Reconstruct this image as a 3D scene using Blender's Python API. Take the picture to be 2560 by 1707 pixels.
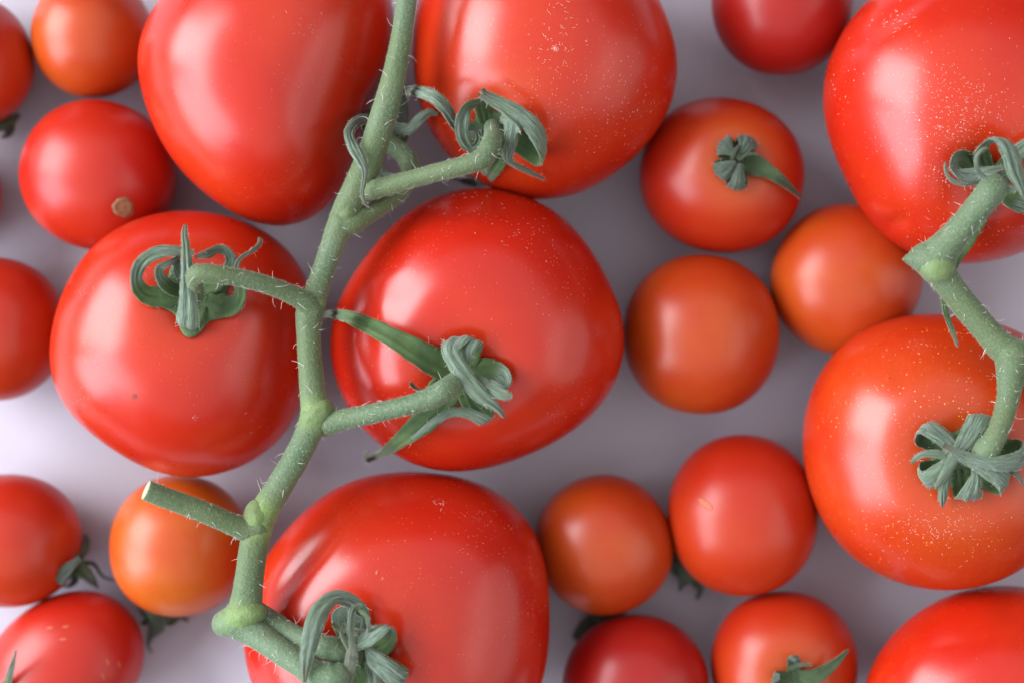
import bpy, bmesh, math, random
import numpy as np
from mathutils import Vector, noise
from mathutils.bvhtree import BVHTree

random.seed(7)
rng = np.random.default_rng(7)
for o in list(bpy.data.objects):
    bpy.data.objects.remove(o)
scene = bpy.context.scene
COL = scene.collection

# ------------------------------------------------------------------ camera, world, lamps
CZ = 0.4567                      # camera height over the table (60 mm lens, looking straight down)
ZREF = 0.030
cd = bpy.data.cameras.new('camera'); cam = bpy.data.objects.new('camera', cd); COL.objects.link(cam)
cam.location = (0, 0, CZ); cam.rotation_euler = (0, 0, 0)
cd.lens = 60; cd.sensor_width = 36; cd.clip_start = 0.01; cd.clip_end = 20
cd.dof.use_dof = True; cd.dof.focus_distance = CZ - 0.056; cd.dof.aperture_fstop = 5.0
scene.camera = cam

w = bpy.data.worlds.new('World'); scene.world = w; w.use_nodes = True
bg = w.node_tree.nodes['Background']
bg.inputs[0].default_value = (0.80, 0.84, 1.0, 1); bg.inputs[1].default_value = 0.10

def area(name, loc, target, sx, sy, power, col):
    ld = bpy.data.lights.new(name, 'AREA'); ld.shape = 'RECTANGLE'; ld.size = sx; ld.size_y = sy
    ld.energy = power; ld.color = col
    o = bpy.data.objects.new(name, ld); COL.objects.link(o); o.location = loc
    d = Vector(target) - Vector(loc)
    o.rotation_euler = d.to_track_quat('-Z', 'Y').to_euler()
    return o
# daylight through a window with two sashes on one side, a dimmer opening across the room
area('window_lamp', (-1.52, 0.60, 0.98), (0, 0, 0.03), 1.14, 1.36, 68.0, (0.93, 0.95, 1.0))
area('window_lamp', (-1.60, -0.58, 0.88), (0, 0, 0.03), 1.14, 1.34, 48.0, (0.78, 0.88, 1.0))
area('skylight_lamp', (0.0, 0.0, 2.0), (0, 0, 0.03), 5.2, 5.2, 62.0, (0.97, 0.97, 1.0)).data.shape = 'ELLIPSE'
area('far_window_lamp', (1.9, -0.35, 1.1), (0, 0, 0.03), 2.3, 2.0, 15.0, (1.0, 0.95, 0.91)).data.shape = 'ELLIPSE'
scene.view_settings.view_transform = 'Standard'; scene.view_settings.look = 'None'
scene.view_settings.exposure = 0.0; scene.view_settings.gamma = 1.0

# ------------------------------------------------------------------ helpers
def P(px, py, z):
    """photo pixel (2560 wide) -> world point at height z (metres)"""
    k = 1e-4 * (CZ - z) / (CZ - ZREF)
    return Vector(((px - 1280) * k, -(py - 853.5) * k, z))
D = 1.08844                      # overview coordinates -> photo pixels

def tag(o, label=None, cat=None, group=None, kind=None):
    if label: o['label'] = label
    if cat: o['category'] = cat
    if group: o['group'] = group
    if kind: o['kind'] = kind
    return o

def link(name, verts, faces, mat, parent=None, attrs=None, uv=None, smooth=True):
    me = bpy.data.meshes.new(name)
    me.from_pydata([tuple(v) for v in verts], [], faces)
    if attrs:
        for an, vals in attrs.items():
            a = me.attributes.new(an, 'FLOAT', 'POINT')
            a.data.foreach_set('value', np.asarray(vals, dtype=np.float32))
    if uv is not None:
        u = me.uv_layers.new(name='UVMap')
        li = np.empty(len(me.loops), dtype=np.int32); me.loops.foreach_get('vertex_index', li)
        u.data.foreach_set('uv', np.asarray(uv, dtype=np.float32)[li].ravel())
    if smooth: me.polygons.foreach_set('use_smooth', [True] * len(me.polygons))
    me.materials.append(mat); me.update()
    o = bpy.data.objects.new(name, me); COL.objects.link(o)
    if parent is not None:
        o.parent = parent
        o.matrix_parent_inverse = parent.matrix_world.inverted()
    return o

def empty(name, loc):
    o = bpy.data.objects.new(name, None); COL.objects.link(o); o.location = loc
    o.empty_display_size = 0.005
    bpy.context.view_layer.update()
    return o

# ------------------------------------------------------------------ materials
class NT:
    def __init__(s, name):
        s.m = bpy.data.materials.new(name); s.m.use_nodes = True
        s.t = s.m.node_tree; s.n = s.t.nodes; s.b = s.n['Principled BSDF']
    def add(s, typ, **kw):
        n = s.n.new(typ)
        for k, v in kw.items(): setattr(n, k, v)
        return n
    def set(s, sock, v):
        if isinstance(v, bpy.types.NodeSocket): s.t.links.new(v, sock)
        else: sock.default_value = v
    def math(s, op, a, b=0.0, clamp=False):
        n = s.add('ShaderNodeMath', operation=op, use_clamp=clamp)
        s.set(n.inputs[0], a); s.set(n.inputs[1], b); return n.outputs[0]
    def mix(s, f, a, b):
        n = s.add('ShaderNodeMix', data_type='RGBA')
        s.set(n.inputs[0], f)
        for i, v in ((6, a), (7, b)):
            s.set(n.inputs[i], v if isinstance(v, bpy.types.NodeSocket) else (*v, 1))
        return n.outputs[2]
    def ramp(s, f, lo, hi):
        n = s.add('ShaderNodeMapRange'); n.clamp = True; n.interpolation_type = 'SMOOTHSTEP'
        s.set(n.inputs[0], f); n.inputs[1].default_value = lo; n.inputs[2].default_value = hi
        return n.outputs[0]
    def noise(s, vec, scale, detail=3, rough=0.55):
        n = s.add('ShaderNodeTexNoise'); s.set(n.inputs['Vector'], vec)
        n.inputs['Scale'].default_value = scale; n.inputs['Detail'].default_value = detail
        n.inputs['Roughness'].default_value = rough
        return n.outputs[0]
    def voro(s, vec, scale, rand=1.0):
        n = s.add('ShaderNodeTexVoronoi'); s.set(n.inputs['Vector'], vec)
        n.inputs['Scale'].default_value = scale; n.inputs['Randomness'].default_value = rand
        return n
    def attr(s, name):
        return s.add('ShaderNodeAttribute', attribute_name=name).outputs['Fac']
    def coord(s, seed=0.0):
        c = s.add('ShaderNodeTexCoord').outputs['Object']
        mp = s.add('ShaderNodeVectorMath', operation='ADD'); s.set(mp.inputs[0], c)
        mp.inputs[1].default_value = (seed * 0.37, seed * 0.73, seed * 0.11)
        return mp.outputs[0]
    def bump(s, h, strength, dist):
        n = s.add('ShaderNodeBump'); n.inputs['Strength'].default_value = strength
        n.inputs['Distance'].default_value = dist; s.set(n.inputs['Height'], h); return n

def tomato_mat(name, red, orange, gold=0.3, dust=0.3, seed=0.0, rough=0.28, sss=0.45, spec=0.52):
    """red skin, turning orange around the stalk (attribute 'stalk'), golden pores and pale dust specks"""
    t = NT(name); c = t.coord(seed)
    big = t.noise(c, 38, 3)
    col = t.mix(t.ramp(big, 0.35, 0.75), red, tuple(r * k for r, k in zip(red, (1.06, 1.9, 1.25))))
    st = t.attr('stalk')
    col = t.mix(t.math('MULTIPLY', st, t.math('ADD', 0.6, t.math('MULTIPLY', big, 0.7)), True), col, orange)
    # golden pores under the skin
    v1 = t.voro(c, 900)
    pore = t.math('SUBTRACT', 1.0, t.ramp(v1.outputs['Distance'], 0.06, 0.22))
    keep = t.ramp(t.noise(c, 60, 2), 0.42, 0.66)
    sep = t.add('ShaderNodeSeparateColor'); t.set(sep.inputs[0], v1.outputs['Color'])
    pore = t.math('MULTIPLY', t.math('MULTIPLY', pore, keep), t.ramp(sep.outputs[0], 0.35, 0.8))
    pore = t.math('MULTIPLY', pore, gold * 0.7, True)
    col = t.mix(pore, col, (0.86, 0.33, 0.10))
    # pale dust
    v2 = t.voro(c, 800)
    sp2 = t.add('ShaderNodeSeparateColor'); t.set(sp2.inputs[0], v2.outputs['Color'])
    du = t.math('SUBTRACT', 1.0, t.ramp(v2.outputs['Distance'], 0.05, 0.17))
    keep2 = t.ramp(t.noise(c, 34, 3), 0.50, 0.68)
    du = t.math('MULTIPLY', t.math('MULTIPLY', du, keep2), t.ramp(sp2.outputs[1], 0.45, 0.9))
    du = t.math('MULTIPLY', du, dust * 0.6, True)
    col = t.mix(du, col, (0.88, 0.66, 0.58))
    # rare tiny dark specks
    v3 = t.voro(c, 150); sp3 = t.add('ShaderNodeSeparateColor'); t.set(sp3.inputs[0], v3.outputs['Color'])
    dk = t.math('MULTIPLY', t.math('SUBTRACT', 1.0, t.ramp(v3.outputs['Distance'], 0.02, 0.055)), t.ramp(sp3.outputs[2], 0.8, 0.9))
    col = t.mix(t.math('MULTIPLY', dk, 0.7), col, (0.10, 0.03, 0.015))
    t.set(t.b.inputs['Base Color'], col)
    ro = t.math('ADD', rough - 0.05, t.math('MULTIPLY', t.noise(c, 120, 4), 0.12))
    ro = t.math('ADD', ro, t.math('MULTIPLY', du, 0.3))
    t.set(t.b.inputs['Roughness'], ro)
    t.b.inputs['Specular IOR Level'].default_value = spec
    t.b.inputs['Subsurface Weight'].default_value = sss
    t.b.inputs['Subsurface Radius'].default_value = (1.0, 0.10, 0.04)
    t.b.inputs['Subsurface Scale'].default_value = 0.006
    h = t.math('ADD', t.math('MULTIPLY', t.noise(c, 1400, 2), 0.5), t.math('MULTIPLY', t.noise(c, 90, 2), 1.6))
    h = t.math('ADD', h, t.math('MULTIPLY', du, 1.5))
    b = t.bump(h, 0.07, 0.0003)
    t.set(t.b.inputs['Normal'], b.outputs[0])
    return t.m

def stem_mat(name, seed=0.0):
    t = NT(name); c = t.coord(seed)
    n1 = t.noise(c, 70, 3); n2 = t.noise(c, 1500, 2, 0.7)
    col = t.mix(t.ramp(n1, 0.30, 0.70), (0.072, 0.122, 0.059), (0.108, 0.162, 0.090))
    col = t.mix(t.math('MULTIPLY', t.ramp(n2, 0.48, 0.68), 0.48), col, (0.216, 0.259, 0.158))
    col = t.mix(t.math('MULTIPLY', t.ramp(t.noise(c, 26, 2), 0.42, 0.62), 0.6), col, (0.088, 0.118, 0.040))
    ti = t.attr('tint')
    col = t.mix(t.math('MULTIPLY', ti, 0.7, True), col, (0.180, 0.266, 0.072))
    br = t.math('MULTIPLY', t.ramp(t.noise(c, 210, 4, 0.7), 0.56, 0.70), 0.35)
    col = t.mix(br, col, (0.122, 0.101, 0.058))
    v = t.voro(c, 420)
    sp = t.add('ShaderNodeSeparateColor'); t.set(sp.inputs[0], v.outputs['Color'])
    dot = t.math('MULTIPLY', t.math('SUBTRACT', 1.0, t.ramp(v.outputs['Distance'], 0.1, 0.25)), t.ramp(sp.outputs[0], 0.8, 0.88))
    col = t.mix(t.math('MULTIPLY', dot, 0.6), col, (0.050, 0.079, 0.025))
    cut = t.attr('cut')
    col = t.mix(cut, col, (0.36, 0.38, 0.25))
    t.set(t.b.inputs['Base Color'], col)
    t.b.inputs['Roughness'].default_value = 0.62
    t.b.inputs['Specular IOR Level'].default_value = 0.35
    t.b.inputs['Sheen Weight'].default_value = 0.18; t.b.inputs['Sheen Roughness'].default_value = 0.45
    t.b.inputs['Sheen Tint'].default_value = (0.8, 0.9, 0.8, 1)
    t.set(t.b.inputs['Normal'], t.bump(n2, 0.6, 0.0004).outputs[0])
    return t.m

def sepal_mat(name, seed=0.0, dark=1.0):
    t = NT(name); c = t.coord(seed)
    uvn = t.add('ShaderNodeUVMap').outputs[0]
    mp = t.add('ShaderNodeMapping'); t.set(mp.inputs[0], uvn); mp.inputs['Scale'].default_value = (9.0, 0.16, 1)
    st = t.noise(mp.outputs[0], 1.6, 5, 0.65)
    n1 = t.noise(c, 160, 4)
    k = lambda r: tuple(x * dark for x in r)
    inner = t.mix(t.ramp(n1, 0.35, 0.7), k((0.036, 0.078, 0.017)), k((0.080, 0.140, 0.036)))
    outer = t.mix(t.ramp(st, 0.38, 0.62), k((0.042, 0.074, 0.048)), k((0.190, 0.252, 0.180)))
    outer = t.mix(t.math('MULTIPLY', t.ramp(n1, 0.45, 0.7), 0.35), outer, k((0.112, 0.172, 0.073)))
    col = t.mix(t.attr('side'), inner, outer)
    col = t.mix(t.math('MULTIPLY', t.attr('tip'), t.math('ADD', 0.35, n1), True), col, k((0.119, 0.102, 0.066)))
    dk = t.ramp(t.noise(c, 240, 3), 0.62, 0.74)
    col = t.mix(t.math('MULTIPLY', dk, 0.55), col, k((0.030, 0.036, 0.026)))
    t.set(t.b.inputs['Base Color'], col)
    t.b.inputs['Roughness'].default_value = 0.6; t.b.inputs['Specular IOR Level'].default_value = 0.35
    t.b.inputs['Sheen Weight'].default_value = 0.25; t.b.inputs['Sheen Roughness'].default_value = 0.5
    h = t.math('ADD', st, t.math('MULTIPLY', t.noise(c, 1300, 2), 0.35))
    t.set(t.b.inputs['Normal'], t.bump(h, 0.6, 0.0006).outputs[0])
    return t.m

def plain_mat(name, col, rough, var=0.0, scale=200, spec=0.4, sss=0.0):
    t = NT(name); c = t.coord(1.0)
    if var > 0:
        cc = t.mix(t.noise(c, scale, 4), tuple(x * (1 - var) for x in col), tuple(min(1, x * (1 + var)) for x in col))
        t.set(t.b.inputs['Base Color'], cc)
    else: t.b.inputs['Base Color'].default_value = (*col, 1)
    t.b.inputs['Roughness'].default_value = rough; t.b.inputs['Specular IOR Level'].default_value = spec
    return t.m

M_stem = stem_mat('vine_stem_skin', 2.0)
M_sepal = sepal_mat('sepal_skin', 3.0)
M_sepal_dark = sepal_mat('sepal_skin_dark', 5.0, 0.5)
M_hair = plain_mat('pale_hair', (0.82, 0.82, 0.76), 0.5, 0.1)
M_fuzz = plain_mat('short_fuzz', (0.34, 0.40, 0.25), 0.6, 0.3, 300)
M_dust = plain_mat('dust_fleck', (0.90, 0.76, 0.70), 0.7, 0.12)
M_scar = plain_mat('corky_scar', (0.24, 0.125, 0.06), 0.75, 0.6, 900, 0.25)
M_wound = plain_mat('skin_nick', (0.46, 0.085, 0.03), 0.45, 0.35, 700)

tt = NT('tabletop_surface'); tc = tt.coord(0)
tcol = tt.mix(tt.noise(tc, 9, 4), (0.43, 0.405, 0.465), (0.47, 0.445, 0.505))
tcol = tt.mix(tt.math('MULTIPLY', tt.ramp(tt.noise(tc, 500, 3), 0.5, 0.75), 0.12), tcol, (0.3, 0.31, 0.36))
tt.set(tt.b.inputs['Base Color'], tcol)
tt.b.inputs['Roughness'].default_value = 0.5; tt.b.inputs['Specular IOR Level'].default_value = 0.35
tt.set(tt.b.inputs['Normal'], tt.bump(tt.noise(tc, 700, 3), 0.12, 0.0003).outputs[0])
M_table = tt.m

# ------------------------------------------------------------------ the tabletop
def tabletop():
    bm = bmesh.new(); bmesh.ops.create_cube(bm, size=1.0)
    for v in bm.verts: v.co = Vector((v.co.x * 1.0, v.co.y * 0.8, v.co.z * 0.025 - 0.0125))
    bmesh.ops.bevel(bm, geom=bm.edges[:], offset=0.003, segments=3, affect='EDGES')
    me = bpy.data.meshes.new('tabletop'); bm.to_mesh(me); bm.free(); me.materials.append(M_table)
    o = bpy.data.objects.new('tabletop', me); COL.objects.link(o)
    o['kind'] = 'structure'
tabletop()

# ------------------------------------------------------------------ tomato bodies
_bm = bmesh.new(); bmesh.ops.create_icosphere(_bm, subdivisions=6, radius=1.0)
_bm.verts.ensure_lookup_table()
ICO6_V = np.array([v.co[:] for v in _bm.verts]); ICO6_F = [tuple(v.index for v in f.verts) for f in _bm.faces]; _bm.free()
_bm = bmesh.new(); bmesh.ops.create_icosphere(_bm, subdivisions=5, radius=1.0)
ICO5_V = np.array([v.co[:] for v in _bm.verts]); ICO5_F = [tuple(v.index for v in f.verts) for f in _bm.faces]; _bm.free()

def outline_fn(center, pts, harm=6):
    """smooth r(angle) fitted to silhouette points (periodic harmonics)"""
    a = []; r = []
    for (x, y) in pts:
        dx, dy = x - center[0], -(y - center[1])
        a.append(math.atan2(dy, dx)); r.append(math.hypot(dx, dy))
    a = np.array(a); r = np.array(r)
    A = [np.ones_like(a)]; reg = [1e-6]
    for k in range(1, harm + 1):
        A += [np.cos(k * a), np.sin(k * a)]; reg += [2e-4 * k ** 4] * 2
    A = np.array(A).T
    co = np.linalg.solve(A.T @ A + np.diag(reg), A.T @ r)
    def f(t):
        out = np.full_like(t, co[0])
        for k in range(1, harm + 1):
            out = out + co[2 * k - 1] * np.cos(k * t) + co[2 * k] * np.sin(k * t)
        return out
    return f

ALL_BVH = []
def vnormals(V, F):
    F = np.array(F); n = np.cross(V[F[:, 1]] - V[F[:, 0]], V[F[:, 2]] - V[F[:, 0]])
    N = np.zeros_like(V)
    for i in range(3): np.add.at(N, F[:, i], n)
    return N / (np.linalg.norm(N, axis=1, keepdims=True) + 1e-20)

def raycast(px, py, bvhs=None):
    o = Vector((0, 0, CZ)); d = (P(px, py, 0) - o).normalized()
    best = None
    for b in (bvhs if bvhs is not None else ALL_BVH):
        h = b.ray_cast(o, d)
        if h[0] is not None and (best is None or h[3] < best[1]): best = (h[0], h[3])
    return best[0] if best else None

class Tom: pass

def tomato(center, pts=None, rx=0, ry=0, rot=0, h=29.0, big=True, mat=None, label='', dimple=None, grooves=(),
           expo=2.15, seed=0, lift=0.0, group=None, shrink=0.988, stalk=None, lower=0.93, bumps=0.45):
    """center/pts in photo pixels, h = half height in mm; dimple = (px,py,depth_mm,sigma_mm)"""
    BV, BF = (ICO6_V, ICO6_F) if big else (ICO5_V, ICO5_F)
    hm = h * 1e-3; zc = hm * 0.985 + lift * 1e-3
    k = 1e-4 * (CZ - zc) / (CZ - ZREF)
    if pts is not None:
        f = outline_fn(center, pts)
    else:
        ca, sa = math.cos(math.radians(rot)), math.sin(math.radians(rot))
        def f(t):
            x = np.cos(t) * ca + np.sin(t) * sa; y = -np.cos(t) * sa + np.sin(t) * ca
            return 1.0 / np.power((np.abs(x) / rx) ** 2.1 + (np.abs(y) / ry) ** 2.1, 1 / 2.1)
    ph = np.arctan2(BV[:, 1], BV[:, 0]); s = np.clip(BV[:, 2], -1, 1); c = np.sqrt(1 - s * s)
    e = 2.0 / expo
    r = f(ph) * k * shrink
    hz = np.sign(s) * np.abs(s) ** e
    rad = np.abs(c) ** e
    low = np.where(s < 0, 1 - (1 - lower) * (np.abs(s) ** 1.0) * 1.6 * (1 - np.abs(s) * 0.3), 1.0)
    V = np.stack([np.cos(ph) * rad * r * low, np.sin(ph) * rad * r * low, hz * hm], 1)
    # soft irregular swellings
    nz = np.array([noise.noise(Vector((v[0] * 38 + seed * 3.1, v[1] * 38 - seed, v[2] * 38 + seed * 7.7))) for v in V])
    N = vnormals(V, BF)
    inner = np.clip(np.abs(N[:, 2]) * 1.6, 0.0, 1)           # keep the outline as traced
    V = V + N * (nz * inner * bumps * 1e-3)[:, None]
    loc = P(center[0], center[1], zc); loc = np.array(loc[:])
    W = V + loc
    stalk_attr = np.zeros(len(W))
    t = Tom()
    if dimple or stalk:
        tmp = BVHTree.FromPolygons([Vector(v) for v in W], BF)
        sx, sy = (dimple or stalk)[0:2]
        hit = raycast(sx, sy, [tmp])
        if hit is None: hit = tmp.find_nearest(P(sx, sy, zc))[0]
        dd = np.linalg.norm(W - np.array(hit[:]), axis=1)
        if stalk:
            stalk_attr = np.exp(-(dd / (stalk[2] * 1e-3)) ** 2) * stalk[3]
        if dimple:
            N = vnormals(W, BF)
            hn = N[np.argmin(dd)]
            W = W - np.outer(np.exp(-(dd / (dimple[3] * 1e-3)) ** 2) * dimple[2] * 1e-3, hn)
            W = W + np.outer(np.exp(-((dd - dimple[3] * 2.1e-3) / (dimple[3] * 0.9e-3)) ** 2) * dimple[2] * 0.05e-3, hn)
    if grooves:
        N = vnormals(W, BF); up = N[:, 2] > -0.1
        for (gp, depth, wid) in grooves:
            q = [np.array(P(a, b, zc + hm * 0.4)[:2]) for a, b in gp]
            best = np.full(len(W), 1e9); along = np.zeros(len(W)); nseg = len(q) - 1
            for i in range(nseg):
                ab = q[i + 1] - q[i]; tpar = np.clip(((W[:, :2] - q[i]) @ ab) / (ab @ ab), 0, 1)
                ds = np.linalg.norm(W[:, :2] - (q[i] + tpar[:, None] * ab), axis=1)
                m = ds < best; best[m] = ds[m]; along[m] = (i + tpar[m]) / nseg
            amp = np.exp(-(best / (wid * 1e-3)) ** 2) * depth * 1e-3 * (0.25 + 0.75 * np.sin(np.pi * np.clip(along, 0.02, 0.98)))
            W = W - N * (amp * up)[:, None]
    t.V = W; t.F = BF; t.bvh = BVHTree.FromPolygons([Vector(v) for v in W], BF)
    ALL_BVH.append(t.bvh)
    t.stalk = stalk_attr; t.loc = loc; t.mat = mat; t.label = label; t.group = group; t.zc = zc; t.h = hm
    t.base = Vector((loc[0], loc[1], W[:, 2].min()))
    return t

def place(t, name, with_parts):
    """one mesh when nothing grows on it, otherwise an Empty with a fruit child"""
    if with_parts:
        e = empty(name, t.base)
        tag(e, t.label, 'tomato', t.group)
        t.root = e
        V = t.V - np.array(t.base[:])
        f = link('fruit', V, t.F, t.mat, None, {'stalk': t.stalk}); f.parent = e
        t.fruit = f
    else:
        V = t.V - np.array(t.base[:])
        o = link(name, V, t.F, t.mat, None, {'stalk': t.stalk}); o.location = t.base
        tag(o, t.label, 'tomato', t.group); t.root = o
    return t

def Dp(L): return [(a * D, b * D) for a, b in L]

RED = (0.60, 0.016, 0.008); ORG = (0.40, 0.050, 0.006)
m1 = tomato_mat('ripe_skin_one', (0.438, 0.0138, 0.0031), ORG, 0.30, 0.30, 1)
m2 = tomato_mat('ripe_skin_two', (0.438, 0.0147, 0.0031), ORG, 0.75, 0.55, 2)
m3 = tomato_mat('ripe_skin_three', (0.438, 0.0138, 0.0031), ORG, 0.45, 0.25, 3)
m4 = tomato_mat('ripe_skin_four', (0.431, 0.0119, 0.0031), ORG, 0.60, 0.40, 4, 0.25)
m5 = tomato_mat('ripe_skin_five', (0.413, 0.0119, 0.0036), ORG, 0.50, 0.45, 5, 0.25)
m6 = tomato_mat('ripe_skin_six', (0.431, 0.0133, 0.0036), ORG, 0.8, 1.7, 6)
m7 = tomato_mat('ripe_skin_seven', (0.438, 0.0181, 0.0032), (0.42, 0.060, 0.006), 1.9, 1.3, 7)
m8 = tomato_mat('ripe_skin_eight', (0.438, 0.0114, 0.0027), ORG, 0.15, 0.3, 8, 0.25)
c_red = tomato_mat('small_skin_red', (0.400, 0.0104, 0.0036), (0.43, 0.066, 0.005), 0.1, 0.05, 11, 0.34, 0.45, 0.45)
c_mid = tomato_mat('small_skin_mid', (0.400, 0.0171, 0.0036), (0.40, 0.065, 0.007), 0.1, 0.05, 12, 0.34, 0.45, 0.45)
c_org = tomato_mat('small_skin_orange', (0.400, 0.0323, 0.0043), (0.4, 0.07, 0.007), 0.1, 0.05, 13, 0.34, 0.45, 0.45)
c_amber = tomato_mat('small_skin_amber', (0.450, 0.0608, 0.0063), (0.4, 0.08, 0.008), 0.1, 0.05, 14, 0.34, 0.45, 0.45)
c_deep = tomato_mat('small_skin_deep', (0.325, 0.0062, 0.0045), ORG, 0.05, 0.05, 15, 0.34, 0.45, 0.45)

GV = 'large tomatoes joined to the long vine'
T1 = tomato((675, 190), [(347, 170), (383, 306), (468, 447), (595, 544), (702, 568), (808, 532), (862, 455), (890, 380), (930, 280),
        (965, 180), (985, 80), (975, -40), (900, -125), (790, -170), (680, -180), (550, -130), (460, -60), (413, 0), (370, 80)],
        h=31.5, mat=m1, seed=1, dimple=(945, 285, 3.0, 7), stalk=(945, 285, 16, 0.4), expo=2.2,
        label='large red tomato lying on its side, calyx tucked beneath the thick long vine', group=GV)
T2 = tomato((1365, 140), [(1032, 213), (1036, 43), (1080, -90), (1200, -190), (1370, -225), (1540, -160), (1648, 0), (1695, 170),
        (1678, 272), (1593, 391), (1466, 481), (1359, 504), (1240, 480), (1125, 404), (1061, 298)],
        h=30.0, mat=m2, seed=2, dimple=(1235, 315, 2.6, 8), stalk=(1250, 300, 20, 0.55), expo=2.15,
        label='large red tomato with white scratches and a starry dried fleck near its hooked green calyx', group=GV)
T3 = tomato((455, 860), [(132, 890), (150, 780), (205, 655), (310, 565), (459, 524), (610, 550), (720, 620), (778, 720), (785, 850),
        (757, 1009), (690, 1110), (600, 1172), (486, 1194), (370, 1170), (260, 1105), (170, 1010)],
        h=29.0, mat=m3, seed=3, dimple=(490, 745, 4.0, 8), stalk=(490, 745, 18, 0.25), expo=2.2,
        label='large red tomato with sepals curled into hoops and one small dark spot', group=GV)
T4 = tomato((1195, 826), Dp([(1090, 432), (960, 470), (860, 560), (790, 660), (757, 770), (770, 880), (830, 980), (920, 1055), (1050, 1085),
        (1180, 1060), (1300, 1003), (1390, 920), (1438, 800), (1420, 690), (1370, 580), (1280, 490), (1190, 440)]),
        h=29.0, mat=m4, seed=4, dimple=(1165, 940, 4.5, 9), stalk=(1165, 940, 18, 0.2), expo=2.25,
        grooves=[([(915, 690), (925, 800), (935, 920)], 0.9, 2.6), ([(1423, 600), (1500, 700), (1530, 800)], 0.7, 3.5),
                 ([(980, 690), (1000, 760)], 0.35, 4)],
        label='large red tomato whose longest sepal reaches across to the middle of the long vine', group=GV)
T5 = tomato((1000, 1555), Dp([(920, 1078), (780, 1112), (680, 1185), (610, 1275), (572, 1360), (559, 1464), (580, 1568), (630, 1660), (750, 1755),
        (930, 1785), (1100, 1745), (1210, 1650), (1255, 1540), (1268, 1420), (1262, 1330), (1235, 1230), (1170, 1143), (1060, 1093)]),
        h=29.5, mat=m5, seed=5, dimple=(885, 1630, 5, 9), stalk=(885, 1630, 18, 0.2), expo=2.2,
        grooves=[([(690, 1490), (750, 1410), (840, 1310)], 1.1, 2.6), ([(1000, 1560), (1120, 1520)], 0.5, 6)],
        label='large red tomato with a creased shoulder beside the knuckle ending the long vine', group=GV)
GR = 'large tomatoes joined to the short bent vine'
T6 = tomato((2410, 299), Dp([(1885, 230), (1905, 130), (1960, 30), (2060, -50), (2200, -90), (2350, -70), (2480, 10), (2560, 150), (2570, 300),
        (2520, 430), (2440, 530), (2352, 580), (2230, 611), (2085, 582), (1980, 489), (1914, 352)]),
        h=31.0, mat=m6, seed=6, dimple=(2480, 440, 5, 9), stalk=(2480, 440, 18, 0.2), expo=2.2, lift=1.0, lower=0.90,
        grooves=[([(2140, 100), (2210, 55), (2310, -10)], 1.2, 2.6), ([(2215, 555), (2270, 560)], 0.8, 2.0)],
        label='large red tomato with pale dusty patch, under the knuckled stalk of the short vine', group=GR)
T7 = tomato((2362, 1132), Dp([(2080, 722), (2000, 745), (1920, 802), (1860, 900), (1840, 1010), (1855, 1120), (1900, 1220), (1980, 1300), (2080, 1345),
        (2180, 1355), (2290, 1330), (2370, 1280), (2450, 1180), (2490, 1040), (2470, 900), (2400, 800), (2290, 740), (2180, 718)]),
        h=29.0, mat=m7, seed=7, dimple=(2400, 1140, 3.5, 9), stalk=(2400, 1150, 26, 0.85), expo=2.15,
        grooves=[([(2200, 930), (2250, 940)], 0.3, 4)],
        label='large orange red tomato speckled gold around a neat rosette of folded sepals', group=GR)
T8 = tomato((2535, 1815), Dp([(1985, 1568), (2030, 1480), (2110, 1402), (2200, 1355), (2290, 1341), (2400, 1350), (2520, 1400), (2620, 1500),
        (2670, 1650), (2620, 1820), (2500, 1940), (2330, 1990), (2150, 1940), (2020, 1820), (1975, 1680)]),
        h=28.5, mat=m8, seed=8, expo=2.2, lower=0.90,
        grooves=[([(2500, 1480), (2540, 1540)], 0.6, 5)],
        label='large plain bright red tomato without visible calyx touching the gold speckled tomato')

def ch(cx, cy, rx, ry, h, mat, label, seed, rot=0, **kw):
    return tomato((cx * D, cy * D), None, rx * D, ry * D, rot, h, False, mat, label, seed=seed, expo=kw.pop('expo', 2.08), bumps=kw.pop('bumps', 0.5), **kw)
C1 = ch(-78, 145, 157, 155, 16.5, c_mid, 'small red tomato with dark calyx, touching the small plain tomato by the sideways large one', 21, 20)
C2 = ch(213, 85, 139, 143, 15.5, c_org, 'small plain orange red tomato between the sideways large tomato and a calyxed small one', 22)
C3 = ch(227, 404, 180, 173, 18.0, c_red, 'small red tomato with round corky stalk scar and no calyx', 23, -20)
C16 = ch(-164, 447, 168, 160, 16.0, c_red, 'small red tomato mostly cut off, beside the one with the corky scar', 24)
C4 = ch(-12, 756, 166, 166, 17.0, c_mid, 'small plain red tomato touching the large tomato with hooped sepals', 25)
C5 = ch(22, 1240, 168, 154, 16.5, c_mid, 'small red tomato with a shrivelled dark calyx on its flank, next to the oval one', 26, 0,
        dimple=(178, 1400, 1.2, 6))
C6 = ch(413, 1252, 160, 164, 17.0, c_amber, 'small amber orange tomato beneath the cut side stub of the long vine', 27)
C7 = ch(148, 1530, 196, 158, 16.0, c_red, 'oval deep red small tomato with tiny pale nicks and an upright sepal tip', 28, 38)
C8 = ch(1795, 0, 163, 176, 17.0, c_deep, 'small crimson tomato beside the dusty tomato, soft shadow around its end', 29, expo=2.15)
C9 = ch(1657, 404, 191, 179, 18.5, c_red, 'small red tomato with orange crown and flat dark green calyx of rounded sepals', 30, -10,
        stalk=(1849, 400, 13, 1.15), dimple=(1849, 400, 1.5, 5))
C10 = ch(1610, 768, 181, 185, 18.5, c_org, 'small plain orange red tomato touching the large tomato with the longest sepal', 31)
C11 = ch(1942, 642, 172, 176, 17.0, c_org, 'small orange red tomato wedged under the two large tomatoes of the short vine', 32, -30)
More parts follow.
